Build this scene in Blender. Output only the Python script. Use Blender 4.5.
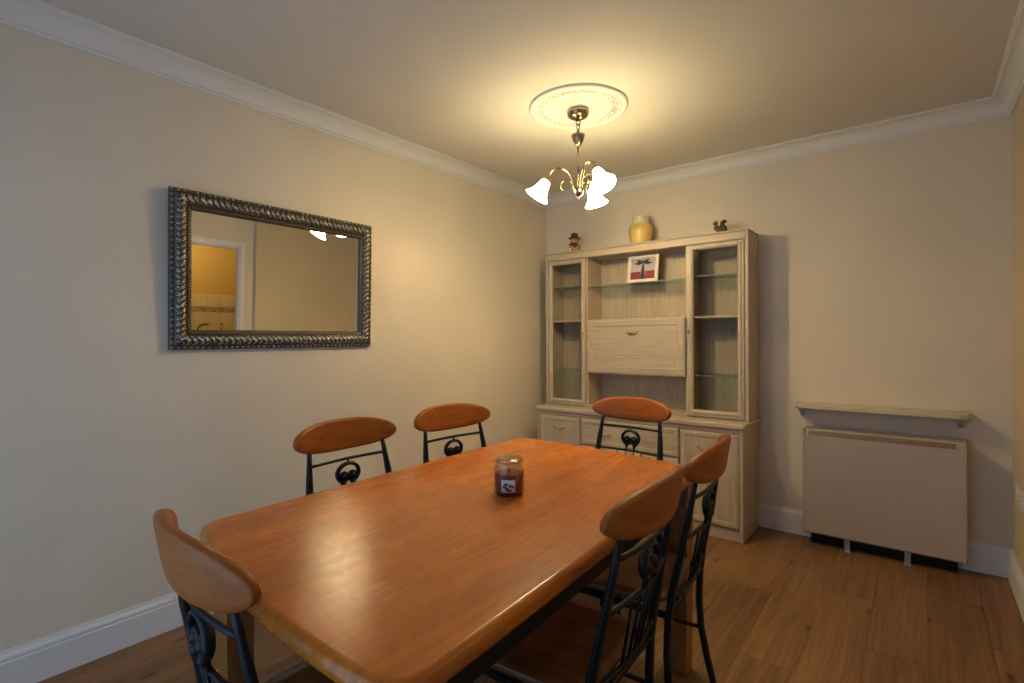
import bpy, math, random
from mathutils import Vector, Matrix
random.seed(7)
for o in list(bpy.data.objects):
    bpy.data.objects.remove(o, do_unlink=True)
scene = bpy.context.scene
COL = scene.collection
PI = math.pi

# ------------------------------------------------------------------ camera
CAM = Vector((2.475, -3.55, 1.217))
F_PX = 509.9
YAW, PITCH, ROLL = math.radians(-38.766), math.radians(-0.39), math.radians(-0.348)
fw = Vector((math.sin(YAW) * math.cos(PITCH), math.cos(YAW) * math.cos(PITCH), math.sin(PITCH)))
rt = Vector((math.cos(YAW), -math.sin(YAW), 0))
up = rt.cross(fw)
rt2 = rt * math.cos(ROLL) + up * math.sin(ROLL)
up2 = up * math.cos(ROLL) - rt * math.sin(ROLL)
cam_data = bpy.data.cameras.new('camera')
cam_data.sensor_width = 36.0
cam_data.lens = 36.0 * F_PX / 1024.0
cam_data.clip_start = 0.02
cam = bpy.data.objects.new('camera', cam_data)
COL.objects.link(cam)
m = Matrix((rt2, up2, -fw)).transposed().to_4x4()
m.translation = CAM
cam.matrix_world = m
scene.camera = cam

# ------------------------------------------------------------------ daylight, exposure
SKY = 0.76
LAMP = 12.6
BULB = 215.0
KITCHEN = 18.0
world = bpy.data.worlds.new('overcast_sky')
scene.world = world
world.use_nodes = True
bg = world.node_tree.nodes['Background']
bg.inputs[0].default_value = (0.40, 0.62, 1.0, 1)
bg.inputs[1].default_value = SKY
W = 2.83          # right wall
D0 = -4.15        # rear wall (behind the camera)
CE = 2.40         # ceiling
XD = 2.90         # face of the wall with the doorway
YC = -1.15        # corner between the two parts of the right wall
WIN = (0.45, 2.15, 0.06, 2.08)     # glazed garden door in the rear wall: x0, x1, z0, z1
TD = 0.05         # thickness of that wall
pl = bpy.data.lights.new('window_portal', 'AREA')
pl.shape = 'RECTANGLE'
pl.size, pl.size_y = WIN[1] - WIN[0], WIN[3] - WIN[2]
pl.cycles.is_portal = True
po = bpy.data.objects.new('window_portal', pl)
COL.objects.link(po)
po.location = ((WIN[0] + WIN[1]) / 2, D0 - 0.02, (WIN[2] + WIN[3]) / 2)
po.rotation_euler = (math.radians(90), 0, 0)
vs = scene.view_settings
vs.view_transform = 'Standard'
vs.look = 'None'
vs.gamma = 1.0
vs.use_curve_mapping = False
vs.exposure = 2.03


# ------------------------------------------------------------------ material helpers
def srgb(r, g, b):
    f = lambda c: (c / 12.92) if c <= 0.04045 else ((c + 0.055) / 1.055) ** 2.4
    return (f(r / 255), f(g / 255), f(b / 255), 1)


class Mat:
    def __init__(s, name, color=(0.8, 0.8, 0.8, 1), rough=0.5, metal=0.0, spec=0.5):
        s.m = bpy.data.materials.new(name)
        s.m.use_nodes = True
        s.t = s.m.node_tree
        s.b = s.t.nodes['Principled BSDF']
        s.set('Base Color', color)
        s.set('Roughness', rough)
        s.set('Metallic', metal)
        s.set('Specular IOR Level', spec)

    def set(s, k, v):
        s.b.inputs[k].default_value = v

    def n(s, kind, **kw):
        nd = s.t.nodes.new(kind)
        for k, v in kw.items():
            if k in nd.inputs:
                nd.inputs[k].default_value = v
            else:
                setattr(nd, k, v)
        return nd

    def l(s, a, b):
        s.t.links.new(a, b)

    def coords(s, scale=(1, 1, 1), rnd=False, kind='Object'):
        tc = s.n('ShaderNodeTexCoord')
        mp = s.n('ShaderNodeMapping')
        mp.inputs['Scale'].default_value = scale
        s.l(tc.outputs[kind], mp.inputs['Vector'])
        if rnd:
            oi = s.n('ShaderNodeObjectInfo')
            mu = s.n('ShaderNodeMath', operation='MULTIPLY')
            mu.inputs[1].default_value = 37.0
            s.l(oi.outputs['Random'], mu.inputs[0])
            s.l(mu.outputs[0], mp.inputs['Location'])
        return mp.outputs['Vector']

    def ramp(s, fac, stops):
        r = s.n('ShaderNodeValToRGB')
        els = r.color_ramp.elements
        while len(els) < len(stops):
            els.new(0.5)
        for e, (p, c) in zip(els, stops):
            e.position = p
            e.color = c
        s.l(fac, r.inputs[0])
        return r.outputs[0]

    def mix(s, fac, a, b, mode='MIX'):
        x = s.n('ShaderNodeMix', data_type='RGBA', blend_type=mode)
        for sock, v in ((x.inputs[0], fac), (x.inputs[6], a), (x.inputs[7], b)):
            if hasattr(v, 'is_linked'):
                s.l(v, sock)
            else:
                sock.default_value = v
        return x.outputs[2]

    def bump(s, h, strength=0.2, dist=0.01):
        b = s.n('ShaderNodeBump', Strength=strength, Distance=dist)
        s.l(h, b.inputs['Height'])
        s.l(b.outputs[0], s.b.inputs['Normal'])


def paint(name, col, var=0.03, rough=0.75, bump=0.08):
    M = Mat(name, col, rough, 0, 0.3)
    v = M.coords()
    n1 = M.n('ShaderNodeTexNoise', Scale=1.7, Detail=3.0)
    M.l(v, n1.inputs['Vector'])
    c2 = tuple(c * (1 - 2 * var) for c in col[:3]) + (1,)
    M.l(M.ramp(n1.outputs['Fac'], [(0.35, c2), (0.65, col)]), M.b.inputs['Base Color'])
    n2 = M.n('ShaderNodeTexNoise', Scale=160.0, Detail=2.0)
    M.l(v, n2.inputs['Vector'])
    M.bump(n2.outputs['Fac'], bump, 0.002)
    return M.m


def wood(name, dark, light, scale=(30, 2.2, 30), rough=0.4, rnd=True, spec=0.5, bump=0.05, knots=False, rvar=0.0, mid=None):
    M = Mat(name, light, rough, 0, spec)
    v = M.coords(scale, rnd)
    n1 = M.n('ShaderNodeTexNoise', Scale=1.0, Detail=5.0, Roughness=0.62, Distortion=0.35)
    M.l(v, n1.inputs['Vector'])
    stops = [(0.30, dark), (0.72, light)] if mid is None else [(0.28, dark), (0.5, mid), (0.74, light)]
    col = M.ramp(n1.outputs['Fac'], stops)
    v2 = M.coords(tuple(c * 4 for c in scale), rnd)
    n2 = M.n('ShaderNodeTexNoise', Scale=1.0, Detail=3.0, Roughness=0.6)
    M.l(v2, n2.inputs['Vector'])
    fine = M.ramp(n2.outputs['Fac'], [(0.35, (0.72, 0.70, 0.68, 1)), (0.6, (1, 1, 1, 1))])
    col = M.mix(0.55, col, fine, 'MULTIPLY')
    if knots:
        v3 = M.coords((5.5, 2.2, 5.5), rnd)
        vo = M.n('ShaderNodeTexVoronoi', Scale=1.0, voronoi_dimensions='2D')
        M.l(v3, vo.inputs['Vector'])
        k = M.ramp(vo.outputs['Distance'], [(0.02, (0.16, 0.10, 0.07, 1)), (0.10, (1, 1, 1, 1))])
        sep = M.n('ShaderNodeSeparateColor')
        M.l(vo.outputs['Color'], sep.inputs[0])
        some = M.ramp(sep.outputs[0], [(0.40, (0, 0, 0, 1)), (0.75, (0.8, 0.8, 0.8, 1))])
        col = M.mix(some, col, k, 'MULTIPLY')
        v4 = M.coords((9, 0.9, 9), rnd)
        wv = M.n('ShaderNodeTexWave', Scale=1.6, Distortion=7.0, Detail=2.0)
        wv.inputs['Detail Scale'].default_value = 1.2
        M.l(v4, wv.inputs['Vector'])
        g = M.ramp(wv.outputs['Fac'], [(0.1, (0.74, 0.70, 0.66, 1)), (0.5, (1, 1, 1, 1))])
        col = M.mix(0.5, col, g, 'MULTIPLY')
    if rvar:
        oi = M.n('ShaderNodeObjectInfo')
        r = M.ramp(oi.outputs['Random'], [(0.0, (1 - rvar, 1 - rvar, 1 - rvar * 1.1, 1)), (1.0, (1, 1, 1, 1))])
        col = M.mix(1.0, col, r, 'MULTIPLY')
    M.l(col, M.b.inputs['Base Color'])
    if bump:
        M.bump(n2.outputs['Fac'], bump, 0.003)
    return M


MT = {}
MT['wall'] = paint('cream_wall_paint', (0.72, 0.635, 0.53, 1))
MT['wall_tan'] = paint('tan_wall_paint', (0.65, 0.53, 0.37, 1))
MT['ceiling'] = paint('ceiling_paint', (0.70, 0.645, 0.575, 1), 0.02)
MT['white'] = paint('white_gloss_trim', (0.74, 0.73, 0.74, 1), 0.02, 0.4, 0.03)
MT['plaster'] = paint('white_plaster', (0.74, 0.72, 0.69, 1), 0.02, 0.6, 0.05)
MT['upvc'] = paint('window_white', (0.8, 0.8, 0.8, 1), 0.01, 0.35, 0.0)
MT['kitchen'] = paint('kitchen_orange_paint', (0.72, 0.48, 0.15, 1))
MT['oak'] = wood('limed_oak', (0.47, 0.385, 0.285, 1), (0.60, 0.505, 0.395, 1), (42, 42, 2.0), 0.45, True, 0.4, 0.06).m
MT['oak_h'] = wood('limed_oak_horizontal', (0.47, 0.385, 0.285, 1), (0.60, 0.505, 0.395, 1), (2.0, 42, 42), 0.45, True, 0.4, 0.06).m
MT['oak_in'] = wood('limed_oak_inside', (0.47, 0.38, 0.27, 1), (0.58, 0.48, 0.36, 1), (42, 42, 2.0), 0.55, True, 0.3, 0.04).m
MT['floor'] = wood('oak_laminate', (0.16, 0.078, 0.031, 1), (0.31, 0.165, 0.075, 1), (24, 1.5, 24), 0.42, True, 0.4, 0.05, True, 0.26).m
MT['leg_wood'] = wood('honey_wood_upright', (0.20, 0.068, 0.015, 1), (0.32, 0.120, 0.028, 1), (40, 40, 2.4), 0.4, True, 0.3, 0.03).m
MT['crest'] = wood('honey_wood_crest', (0.26, 0.070, 0.011, 1), (0.39, 0.118, 0.020, 1), (2.6, 36, 36), 0.42, True, 0.22, 0.02).m
MT['seat'] = wood('brown_wood_seat', (0.11, 0.040, 0.012, 1), (0.19, 0.075, 0.024, 1), (30, 2.4, 30), 0.32, True, 0.5, 0.02).m


def table_mat():
    M = wood('honey_table_wood', (0.43, 0.118, 0.010, 1), (0.63, 0.192, 0.018, 1), (26, 1.1, 26), 0.27, False, 0.36, 0.0)
    tc = M.n('ShaderNodeTexCoord')
    mp = M.n('ShaderNodeMapping')
    mp.inputs['Rotation'].default_value = (0, 0, math.radians(91.5))
    M.l(tc.outputs['Object'], mp.inputs['Vector'])
    br = M.n('ShaderNodeTexBrick', Scale=1.0)
    br.inputs['Mortar Size'].default_value = 0.0
    br.inputs['Brick Width'].default_value = 0.42
    br.inputs['Row Height'].default_value = 0.062
    br.inputs['Color1'].default_value = (0.84, 0.80, 0.76, 1)
    br.inputs['Color2'].default_value = (1.0, 1.0, 1.0, 1)
    br.offset = 0.37
    M.l(mp.outputs[0], br.inputs['Vector'])
    old = M.b.inputs['Base Color'].links[0].from_socket
    M.l(M.mix(0.8, old, br.outputs['Color'], 'MULTIPLY'), M.b.inputs['Base Color'])
    v = M.coords((12, 0.6, 12))
    n = M.n('ShaderNodeTexNoise', Scale=7.0, Detail=4.0, Roughness=0.7)
    M.l(v, n.inputs['Vector'])
    M.bump(n.outputs['Fac'], 0.035, 0.002)
    r = M.ramp(n.outputs['Fac'], [(0.3, (0.24, 0.24, 0.24, 1)), (0.7, (0.30, 0.30, 0.30, 1))])
    M.l(r, M.b.inputs['Roughness'])
    return M.m


MT['table'] = table_mat()
MT['black'] = Mat('black_metal', (0.005, 0.006, 0.008, 1), 0.42, 0.0, 0.25).m
MT['brass'] = Mat('aged_brass', (0.42, 0.29, 0.13, 1), 0.3, 1.0).m
MT['antique'] = Mat('antique_brass', (0.36, 0.27, 0.17, 1), 0.24, 1.0).m
MT['gold_lip'] = Mat('bronze_gilt', (0.36, 0.22, 0.11, 1), 0.35, 1.0).m
MT['mirror'] = Mat('mirror_silver', (0.90, 0.92, 0.90, 1), 0.0, 1.0).m


def pewter():
    M = Mat('aged_silver_leaf', (0.3, 0.28, 0.25, 1), 0.33, 0.9)
    v = M.coords()
    n = M.n('ShaderNodeTexNoise', Scale=90.0, Detail=2.0)
    M.l(v, n.inputs['Vector'])
    M.l(M.ramp(n.outputs['Fac'], [(0.33, (0.12, 0.10, 0.08, 1)), (0.5, (0.46, 0.41, 0.34, 1)), (0.7, (0.75, 0.70, 0.62, 1))]), M.b.inputs['Base Color'])
    return M.m


MT['pewter'] = pewter()
MT['pewter_dark'] = Mat('dark_bronze', (0.09, 0.076, 0.06, 1), 0.5, 0.35).m
MT['heater'] = paint('heater_enamel', (0.42, 0.36, 0.335, 1), 0.01, 0.4, 0.02)
MT['heater_dark'] = Mat('heater_grille', (0.16, 0.11, 0.075, 1), 0.5).m
MT['shelf'] = paint('cream_shelf', (0.62, 0.53, 0.39, 1), 0.02, 0.45, 0.03)
MT['steel'] = Mat('grey_steel', (0.42, 0.43, 0.45, 1), 0.35, 0.8).m
MT['plastic'] = Mat('white_plastic', (0.72, 0.70, 0.66, 1), 0.35).m


def glass(name, col, rough=0.0, f0=0.035):
    # thin clear pane: mostly transparent with a fresnel reflection
    mt = bpy.data.materials.new(name)
    mt.use_nodes = True
    t = mt.node_tree
    t.nodes.clear()
    out = t.nodes.new('ShaderNodeOutputMaterial')
    tr = t.nodes.new('ShaderNodeBsdfTransparent')
    tr.inputs[0].default_value = col
    gl = t.nodes.new('ShaderNodeBsdfGlossy')
    gl.inputs['Roughness'].default_value = rough
    lw = t.nodes.new('ShaderNodeLayerWeight')
    lw.inputs[0].default_value = 0.5
    pw = t.nodes.new('ShaderNodeMath')
    pw.operation = 'POWER'
    pw.inputs[1].default_value = 4.0
    fr = t.nodes.new('ShaderNodeMath')
    fr.operation = 'MULTIPLY_ADD'
    fr.inputs[1].default_value = 0.8
    fr.inputs[2].default_value = f0
    t.links.new(lw.outputs['Facing'], pw.inputs[0])
    t.links.new(pw.outputs[0], fr.inputs[0])
    mx = t.nodes.new('ShaderNodeMixShader')
    t.links.new(fr.outputs[0], mx.inputs[0])
    t.links.new(tr.outputs[0], mx.inputs[1])
    t.links.new(gl.outputs[0], mx.inputs[2])
    t.links.new(mx.outputs[0], out.inputs[0])
    return mt


MT['pane'] = glass('clear_pane', (0.86, 0.90, 0.88, 1))
MT['smoke'] = glass('cabinet_glass', (0.95, 0.955, 0.945, 1), 0.0, 0.002)
MT['shelf_glass'] = glass('green_edge_glass', (0.82, 0.90, 0.87, 1))
MT['glass_edge'] = Mat('green_glass_edge', (0.22, 0.30, 0.25, 1), 0.2).m
MT['jar_glass'] = glass('jar_glass', (0.93, 0.93, 0.92, 1))


def emit(name, col, strength):
    mt = bpy.data.materials.new(name)
    mt.use_nodes = True
    b = mt.node_tree.nodes['Principled BSDF']
    b.inputs['Base Color'].default_value = (0.85, 0.85, 0.82, 1)
    b.inputs['Roughness'].default_value = 0.3
    b.inputs['Emission Color'].default_value = col
    b.inputs['Emission Strength'].default_value = strength
    return mt


MT['lit_glass'] = emit('lit_frosted_glass', (1.0, 0.83, 0.43, 1), LAMP)
MT['bulb'] = emit('lit_bulb', (1.0, 0.70, 0.36, 1), BULB)
MT['kitchen_lamp'] = emit('lit_kitchen_globe', (1.0, 0.74, 0.36, 1), KITCHEN)


# ------------------------------------------------------------------ mesh helpers
class MB:
    def __init__(s):
        s.v, s.f, s.sm = [], [], []

    def add(s, vs_, fs, smooth=False, mtx=None):
        o = len(s.v)
        for q in vs_:
            q = Vector(q)
            if mtx is not None:
                q = mtx @ q
            s.v.append(tuple(q))
        for f in fs:
            s.f.append(tuple(i + o for i in f))
            s.sm.append(smooth)
        return s

    def box(s, x0, x1, y0, y1, z0, z1, mtx=None):
        vs_ = [(x, y, z) for z in (z0, z1) for y in (y0, y1) for x in (x0, x1)]
        return s.add(vs_, [(0, 2, 3, 1), (4, 5, 7, 6), (0, 1, 5, 4), (2, 6, 7, 3), (0, 4, 6, 2), (1, 3, 7, 5)], False, mtx)

    def bbox(s, x0, x1, y0, y1, z0, z1, b=0.004, mtx=None):
        """box with chamfered edges"""
        b = min(b, (x1 - x0) * 0.45, (y1 - y0) * 0.45, (z1 - z0) * 0.45)
        vs_, idx = [], {}
        X, Y, Z = (x0, x1), (y0, y1), (z0, z1)
        for i in (0, 1):
            for j in (0, 1):
                for k in (0, 1):
                    sx, sy, sz = (1, -1)[i], (1, -1)[j], (1, -1)[k]
                    for a in range(3):
                        p = [X[i] + sx * b, Y[j] + sy * b, Z[k] + sz * b]
                        p[a] = (X[i], Y[j], Z[k])[a]
                        idx[(i, j, k, a)] = len(vs_)
                        vs_.append(p)
        fs = []
        for a in range(3):
            o1, o2 = [q for q in range(3) if q != a]
            for side in (0, 1):
                loop = []
                for c1, c2 in ((0, 0), (1, 0), (1, 1), (0, 1)):
                    key = [0, 0, 0]
                    key[a], key[o1], key[o2] = side, c1, c2
                    loop.append(idx[(*key, a)])
                fs.append(loop)
        for a in range(3):            # edges parallel to axis a
            o1, o2 = [q for q in range(3) if q != a]
            for c1 in (0, 1):
                for c2 in (0, 1):
                    k0, k1 = [0, 0, 0], [0, 0, 0]
                    k0[a], k1[a] = 0, 1
                    k0[o1] = k1[o1] = c1
                    k0[o2] = k1[o2] = c2
                    fs.append([idx[(*k0, o1)], idx[(*k1, o1)], idx[(*k1, o2)], idx[(*k0, o2)]])
        for i in (0, 1):
            for j in (0, 1):
                for k in (0, 1):
                    fs.append([idx[(i, j, k, 0)], idx[(i, j, k, 1)], idx[(i, j, k, 2)]])
        return s.add(vs_, fs, False, mtx)

    def rings(s, loops, smooth=True, cap=True, closed=True, mtx=None):
        n = len(loops[0])
        vs_ = [q for L in loops for q in L]
        fs = []
        for a in range(len(loops) - 1):
            for i in range(n if closed else n - 1):
                j = (i + 1) % n
                fs.append((a * n + i, a * n + j, (a + 1) * n + j, (a + 1) * n + i))
        o = len(s.v)
        s.add(vs_, fs, smooth, mtx)
        if cap:
            s.f.append(tuple(o + i for i in reversed(range(n))))
            s.f.append(tuple(o + (len(loops) - 1) * n + i for i in range(n)))
            s.sm += [False, False]
        return s

    def lathe(s, prof, n=32, mtx=None, cap=False, smooth=True):
        loops = [[(r * math.cos(2 * PI * i / n), r * math.sin(2 * PI * i / n), z) for i in range(n)] for r, z in prof]
        return s.rings(loops, smooth, cap, True, mtx)

    def tube(s, pts, rad, n=8, cap=True, ref=None, mtx=None):
        """rad: number, list, or list of (ra, rb): ra along the reference, rb across it"""
        P = [Vector(q) for q in pts]
        loops = []
        prev = None
        for i, q in enumerate(P):
            t = (P[min(i + 1, len(P) - 1)] - P[max(i - 1, 0)]).normalized()
            if ref is not None:
                a = Vector(ref)
            elif prev is not None:
                a = prev
            else:
                a = Vector((0, 0, 1)) if abs(t.z) < 0.9 else Vector((1, 0, 0))
            a = (a - t * a.dot(t)).normalized()
            prev = a
            b = t.cross(a)
            r = rad[i] if isinstance(rad, (list, tuple)) else rad
            ra, rb = r if isinstance(r, (list, tuple)) else (r, r)
            loops.append([q + a * ra * math.cos(2 * PI * k / n) + b * rb * math.sin(2 * PI * k / n) for k in range(n)])
        return s.rings(loops, True, cap, True, mtx)

    def ball(s, c, r, n=10, mtx=None, sc=(1, 1, 1)):
        prof = []
        k = max(4, n // 2 + 1)
        loops = []
        for i in range(k + 1):
            th = PI * i / k
            rr = max(math.sin(th), 0.02)
            loops.append([(c[0] + sc[0] * r * rr * math.cos(2 * PI * j / n), c[1] + sc[1] * r * rr * math.sin(2 * PI * j / n),
                           c[2] - sc[2] * r * math.cos(th)) for j in range(n)])
        return s.rings(loops, True, True, True, mtx)

    def octa(s, c, r):
        x, y, z = c
        rx, ry, rz = r if isinstance(r, tuple) else (r, r, r)
        return s.add([(x + rx, y, z), (x - rx, y, z), (x, y + ry, z), (x, y - ry, z), (x, y, z + rz), (x, y, z - rz)],
                     [(0, 2, 4), (2, 1, 4), (1, 3, 4), (3, 0, 4), (2, 0, 5), (1, 2, 5), (3, 1, 5), (0, 3, 5)], True)

    def mesh(s, name, mat):
        me = bpy.data.meshes.new(name)
        me.from_pydata(s.v, [], s.f)
        me.polygons.foreach_set('use_smooth', s.sm)
        import bmesh
        b = bmesh.new()
        b.from_mesh(me)
        bmesh.ops.recalc_face_normals(b, faces=b.faces[:])
        b.to_mesh(me)
        b.free()
        if mat:
            me.materials.append(MT[mat] if isinstance(mat, str) else mat)
        me.update()
        return me

    def obj(s, name, mat, parent=None, label=None):
        return link(name, s.mesh(name, mat), parent, label)


def link(name, me, parent=None, label=None):
    o = bpy.data.objects.new(name, me)
    COL.objects.link(o)
    if parent is not None:
        o.parent = parent
    if label:
        o['label'] = label
    return o


def thing(name, label, cat, loc=(0, 0, 0), rz=0.0, group=None):
    o = bpy.data.objects.new(name, None)
    o.empty_display_size = 0.1
    COL.objects.link(o)
    o.location = loc
    o.rotation_euler = (0, 0, rz)
    return tag(o, label, cat, group)


def tag(o, label, cat, group=None):
    o['label'] = label
    o['category'] = cat
    if group:
        o['group'] = group
    return o


def struct(o, label=None):
    o['kind'] = 'structure'
    if label:
        o['label'] = label
    return o


def copy_tree(o, parent=None):
    c = o.copy()
    COL.objects.link(c)
    c.parent = parent
    for ch in list(o.children):
        copy_tree(ch, c)
    return c


# ------------------------------------------------------------------ room shell
T = 0.12
XK = 4.45          # far wall of the kitchen beyond the doorway
DY0, DY1, DZ = -2.08, -1.28, 1.935    # doorway

fl = struct(MB().box(-T, XD + TD, D0 - T, T, -0.10, -0.012).obj('floor', 'floor'), 'brown oak laminate floor')
# laminate planks, running towards the back wall
PW, PL = 0.192, 1.26
plank_cache = {}


def plank_mesh(w, l):
    key = (round(w, 3), round(l, 3))
    if key not in plank_cache:
        g = 0.0004
        x0, x1, y0, y1 = g, w - g, g, l - g
        c = 0.0009
        b = MB()
        b.add([(x0, y0, -0.012), (x1, y0, -0.012), (x1, y1, -0.012), (x0, y1, -0.012),
               (x0, y0, -c), (x1, y0, -c), (x1, y1, -c), (x0, y1, -c),
               (x0 + c, y0 + c, 0), (x1 - c, y0 + c, 0), (x1 - c, y1 - c, 0), (x0 + c, y1 - c, 0)],
              [(0, 1, 5, 4), (1, 2, 6, 5), (2, 3, 7, 6), (3, 0, 4, 7), (4, 5, 9, 8), (5, 6, 10, 9), (6, 7, 11, 10), (7, 4, 8, 11), (8, 9, 10, 11)])
        plank_cache[key] = b.mesh('plank', 'floor')
    return plank_cache[key]


offs = [0.0, 0.52, 0.98, 0.31, 0.77, 0.15, 1.09, 0.63, 0.40, 0.90, 0.22, 0.70, 1.15, 0.46, 0.85, 0.1]
nx = int(math.ceil(XD / PW))
for i in range(nx):
    x0 = i * PW
    w = min(PW, XD - x0)
    if w < 0.02:
        continue
    y = 0.0 - offs[i % 16]
    segs = [(y, 0.0)] if offs[i % 16] > 0.05 else []
    while y > D0 + 0.001:
        a = max(D0, y - PL)
        segs.append((a, y))
        y = a
    for (a, b_) in segs:
        if b_ - a < 0.03:
            continue
        p = link('plank', plank_mesh(w, b_ - a), fl)
        p.location = (x0, a, 0)

struct(MB().box(-T, XD + TD, D0 - T, T, CE, CE + 0.1).obj('ceiling', 'ceiling'), 'cream ceiling')
struct(MB().box(-T, 0, D0 - T, T, 0, CE).obj('wall_left', 'wall'), 'cream left wall')
struct(MB().box(0, W, 0, T, 0, CE).obj('wall_back', 'wall'), 'cream back wall behind the cabinet')
struct(MB().box(W, XD + TD, YC, T, 0, CE).obj('wall_right', 'wall_tan'), 'tan painted right wall')
wd = MB()
wd.box(XD, XD + TD, DY1, YC, 0, CE)
wd.box(XD, XD + TD, D0, DY0, 0, CE)
wd.box(XD, XD + TD, DY0, DY1, DZ, CE)
struct(wd.obj('wall_doorway', 'wall'), 'cream wall with the open doorway, seen in the mirror')
wr = MB()
wr.box(0, WIN[0], D0 - T, D0, 0, CE)
wr.box(WIN[1], XD + TD, D0 - T, D0, 0, CE)
wr.box(WIN[0], WIN[1], D0 - T, D0, 0, WIN[2])
wr.box(WIN[0], WIN[1], D0 - T, D0, WIN[3], CE)
struct(wr.obj('wall_rear', 'wall'), 'cream rear wall behind the viewer')
# glazed double door behind the viewer, outside the picture
wb = MB()
x0, x1, z0, z1 = WIN
for a, b_, c, d in ((x0, x0 + .06, z0, z1), (x1 - .06, x1, z0, z1), (x0 + .06, x1 - .06, z0, z0 + .06), (x0 + .06, x1 - .06, z1 - .06, z1),
                    ((x0 + x1) / 2 - .04, (x0 + x1) / 2 + .04, z0 + .06, z1 - .06)):
    wb.bbox(a, b_, D0 - .09, D0 - .03, c, d, .006)
win = struct(wb.obj('window_1', 'upvc'), 'white framed glazed garden door behind the viewer')
for a, b_ in ((x0 + .06, (x0 + x1) / 2 - .04), ((x0 + x1) / 2 + .04, x1 - .06)):
    MB().box(a, b_, D0 - .066, D0 - .06, z0 + .06, z1 - .06).obj('pane', 'pane', win)


def sweep(name, prof, a, b_, nrm, m0, m1, mat, label=None):
    """profile of (distance from wall, z) swept from a to b along a wall; nrm points into the room; m0/m1 mitre factor at the ends"""
    a, b_, nrm = Vector(a), Vector(b_), Vector(nrm)
    t = (b_ - a).normalized()
    loops = []
    for q, mm, sg in ((a, m0, 1), (b_, m1, -1)):
        loops.append([q + nrm * d + t * sg * mm * d + Vector((0, 0, z)) for d, z in prof])
    return struct(MB().rings(loops, False, True).obj(name, mat), label)


# plaster coving
CD, CP = 0.087, 0.083
cv = [(0, CE), (0, CE - CD), (0.008, CE - CD), (0.010, CE - CD + 0.010), (0.016, CE - CD + 0.012)]
for i in range(9):
    th = PI / 2 * i / 8
    cv.append((0.018 + (CP - 0.030) * (1 - math.cos(th)), CE - CD + 0.014 + (CD - 0.026) * math.sin(th)))
cv += [(CP - 0.010, CE - 0.011), (CP - 0.004, CE - 0.008), (CP, CE - 0.007), (CP, CE)]
sweep('trim_1', cv, (0, D0, 0), (0, 0, 0), (1, 0, 0), 1, 1, 'plaster', 'white coving along the left wall')
sweep('trim_2', cv, (0, 0, 0), (W, 0, 0), (0, -1, 0), 1, 1, 'plaster', 'white coving along the back wall')
sweep('trim_3', cv, (W, 0, 0), (W, YC, 0), (-1, 0, 0), 1, 0, 'plaster', 'white coving along the right wall')
sweep('trim_4', cv, (XD, YC, 0), (XD, D0, 0), (-1, 0, 0), 0, 1, 'plaster', 'white coving above the doorway')
# skirting boards
SH = 0.1455
sk = [(0, 0), (0.018, 0), (0.018, 0.108), (0.0155, 0.111), (0.0155, 0.116), (0.017, 0.119), (0.015, 0.127), (0.009, 0.134), (0.007, 0.139), (0.006, SH), (0, SH)]
skm = Mat('white_skirting_gloss', (0.72, 0.71, 0.72, 1), 0.4)
tc = skm.coords((3, 14, 26))
nz = skm.n('ShaderNodeTexNoise', Scale=1.0, Detail=3.0, Roughness=0.7)
skm.l(tc, nz.inputs['Vector'])
skm.l(skm.ramp(nz.outputs['Fac'], [(0.29, (0.16, 0.13, 0.11, 1)), (0.32, (0.72, 0.71, 0.72, 1))]), skm.b.inputs['Base Color'])
MT['skirting'] = skm.m
sweep('baseboard_left', sk, (0, D0, 0), (0, 0, 0), (1, 0, 0), 1, 1, 'skirting', 'white skirting board with scuffs along the left wall')
sweep('baseboard_back', sk, (0, 0, 0), (1.745, 0, 0), (0, -1, 0), 1, 0, 'white', 'white skirting board beside the cabinet')
sweep('baseboard_back', sk, (1.747, 0, 0), (W, 0, 0), (0, -1, 0), 0, 1, 'white', 'white skirting board behind the heater')
sweep('baseboard_right', sk, (W, 0, 0), (W, YC, 0), (-1, 0, 0), 1, 0, 'white', 'white skirting board along the right wall')
sweep('baseboard_right', sk, (XD, YC, 0), (XD, DY1 + .056, 0), (-1, 0, 0), 0, 0, 'white')
sweep('baseboard_right', sk, (XD, DY0 - .056, 0), (XD, D0, 0), (-1, 0, 0), 0, 1, 'white')
# doorway lining and architrave (seen in the mirror)
ar = MB()
for y0, y1 in ((DY1, DY1 + .055), (DY0 - .055, DY0)):
    ar.bbox(XD - .016, XD, y0, y1, 0, DZ + .062, .006)
ar.bbox(XD - .016, XD, DY0 - .001, DY1 + .001, DZ, DZ + .062, .006)
ar.box(XD, XD + TD, DY1 - .012, DY1, 0, DZ)
ar.box(XD, XD + TD, DY0, DY0 + .012, 0, DZ)
ar.box(XD, XD + TD, DY0 + .012, DY1 - .012, DZ - .012, DZ)
struct(ar.obj('trim_5', 'white'), 'white door frame of the kitchen doorway, seen in the mirror')
# kitchen beyond the doorway
KY0, KY1 = -2.7, 0.9
struct(MB().box(XD + TD, XK, KY0, KY1, -.1, 0).obj('floor_kitchen', 'floor'))
struct(MB().box(XK, XK + T, KY0, KY1, 0, CE).obj('wall_kitchen_far', 'kitchen'), 'orange kitchen wall seen through the doorway in the mirror')
struct(MB().box(XD + TD, XK, KY1, KY1 + T, 0, CE).obj('wall_kitchen_side', 'kitchen'))
struct(MB().box(XD + TD, XK, KY0 - T, KY0, 0, CE).obj('wall_kitchen_end', 'kitchen'))
struct(MB().box(XD, XD + TD, T, KY1, 0, CE).obj('wall_kitchen_near', 'kitchen'))
struct(MB().box(XD + TD, XK + T, KY0 - T, KY1 + T, CE, CE + .1).obj('ceiling_kitchen', 'ceiling'))

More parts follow.
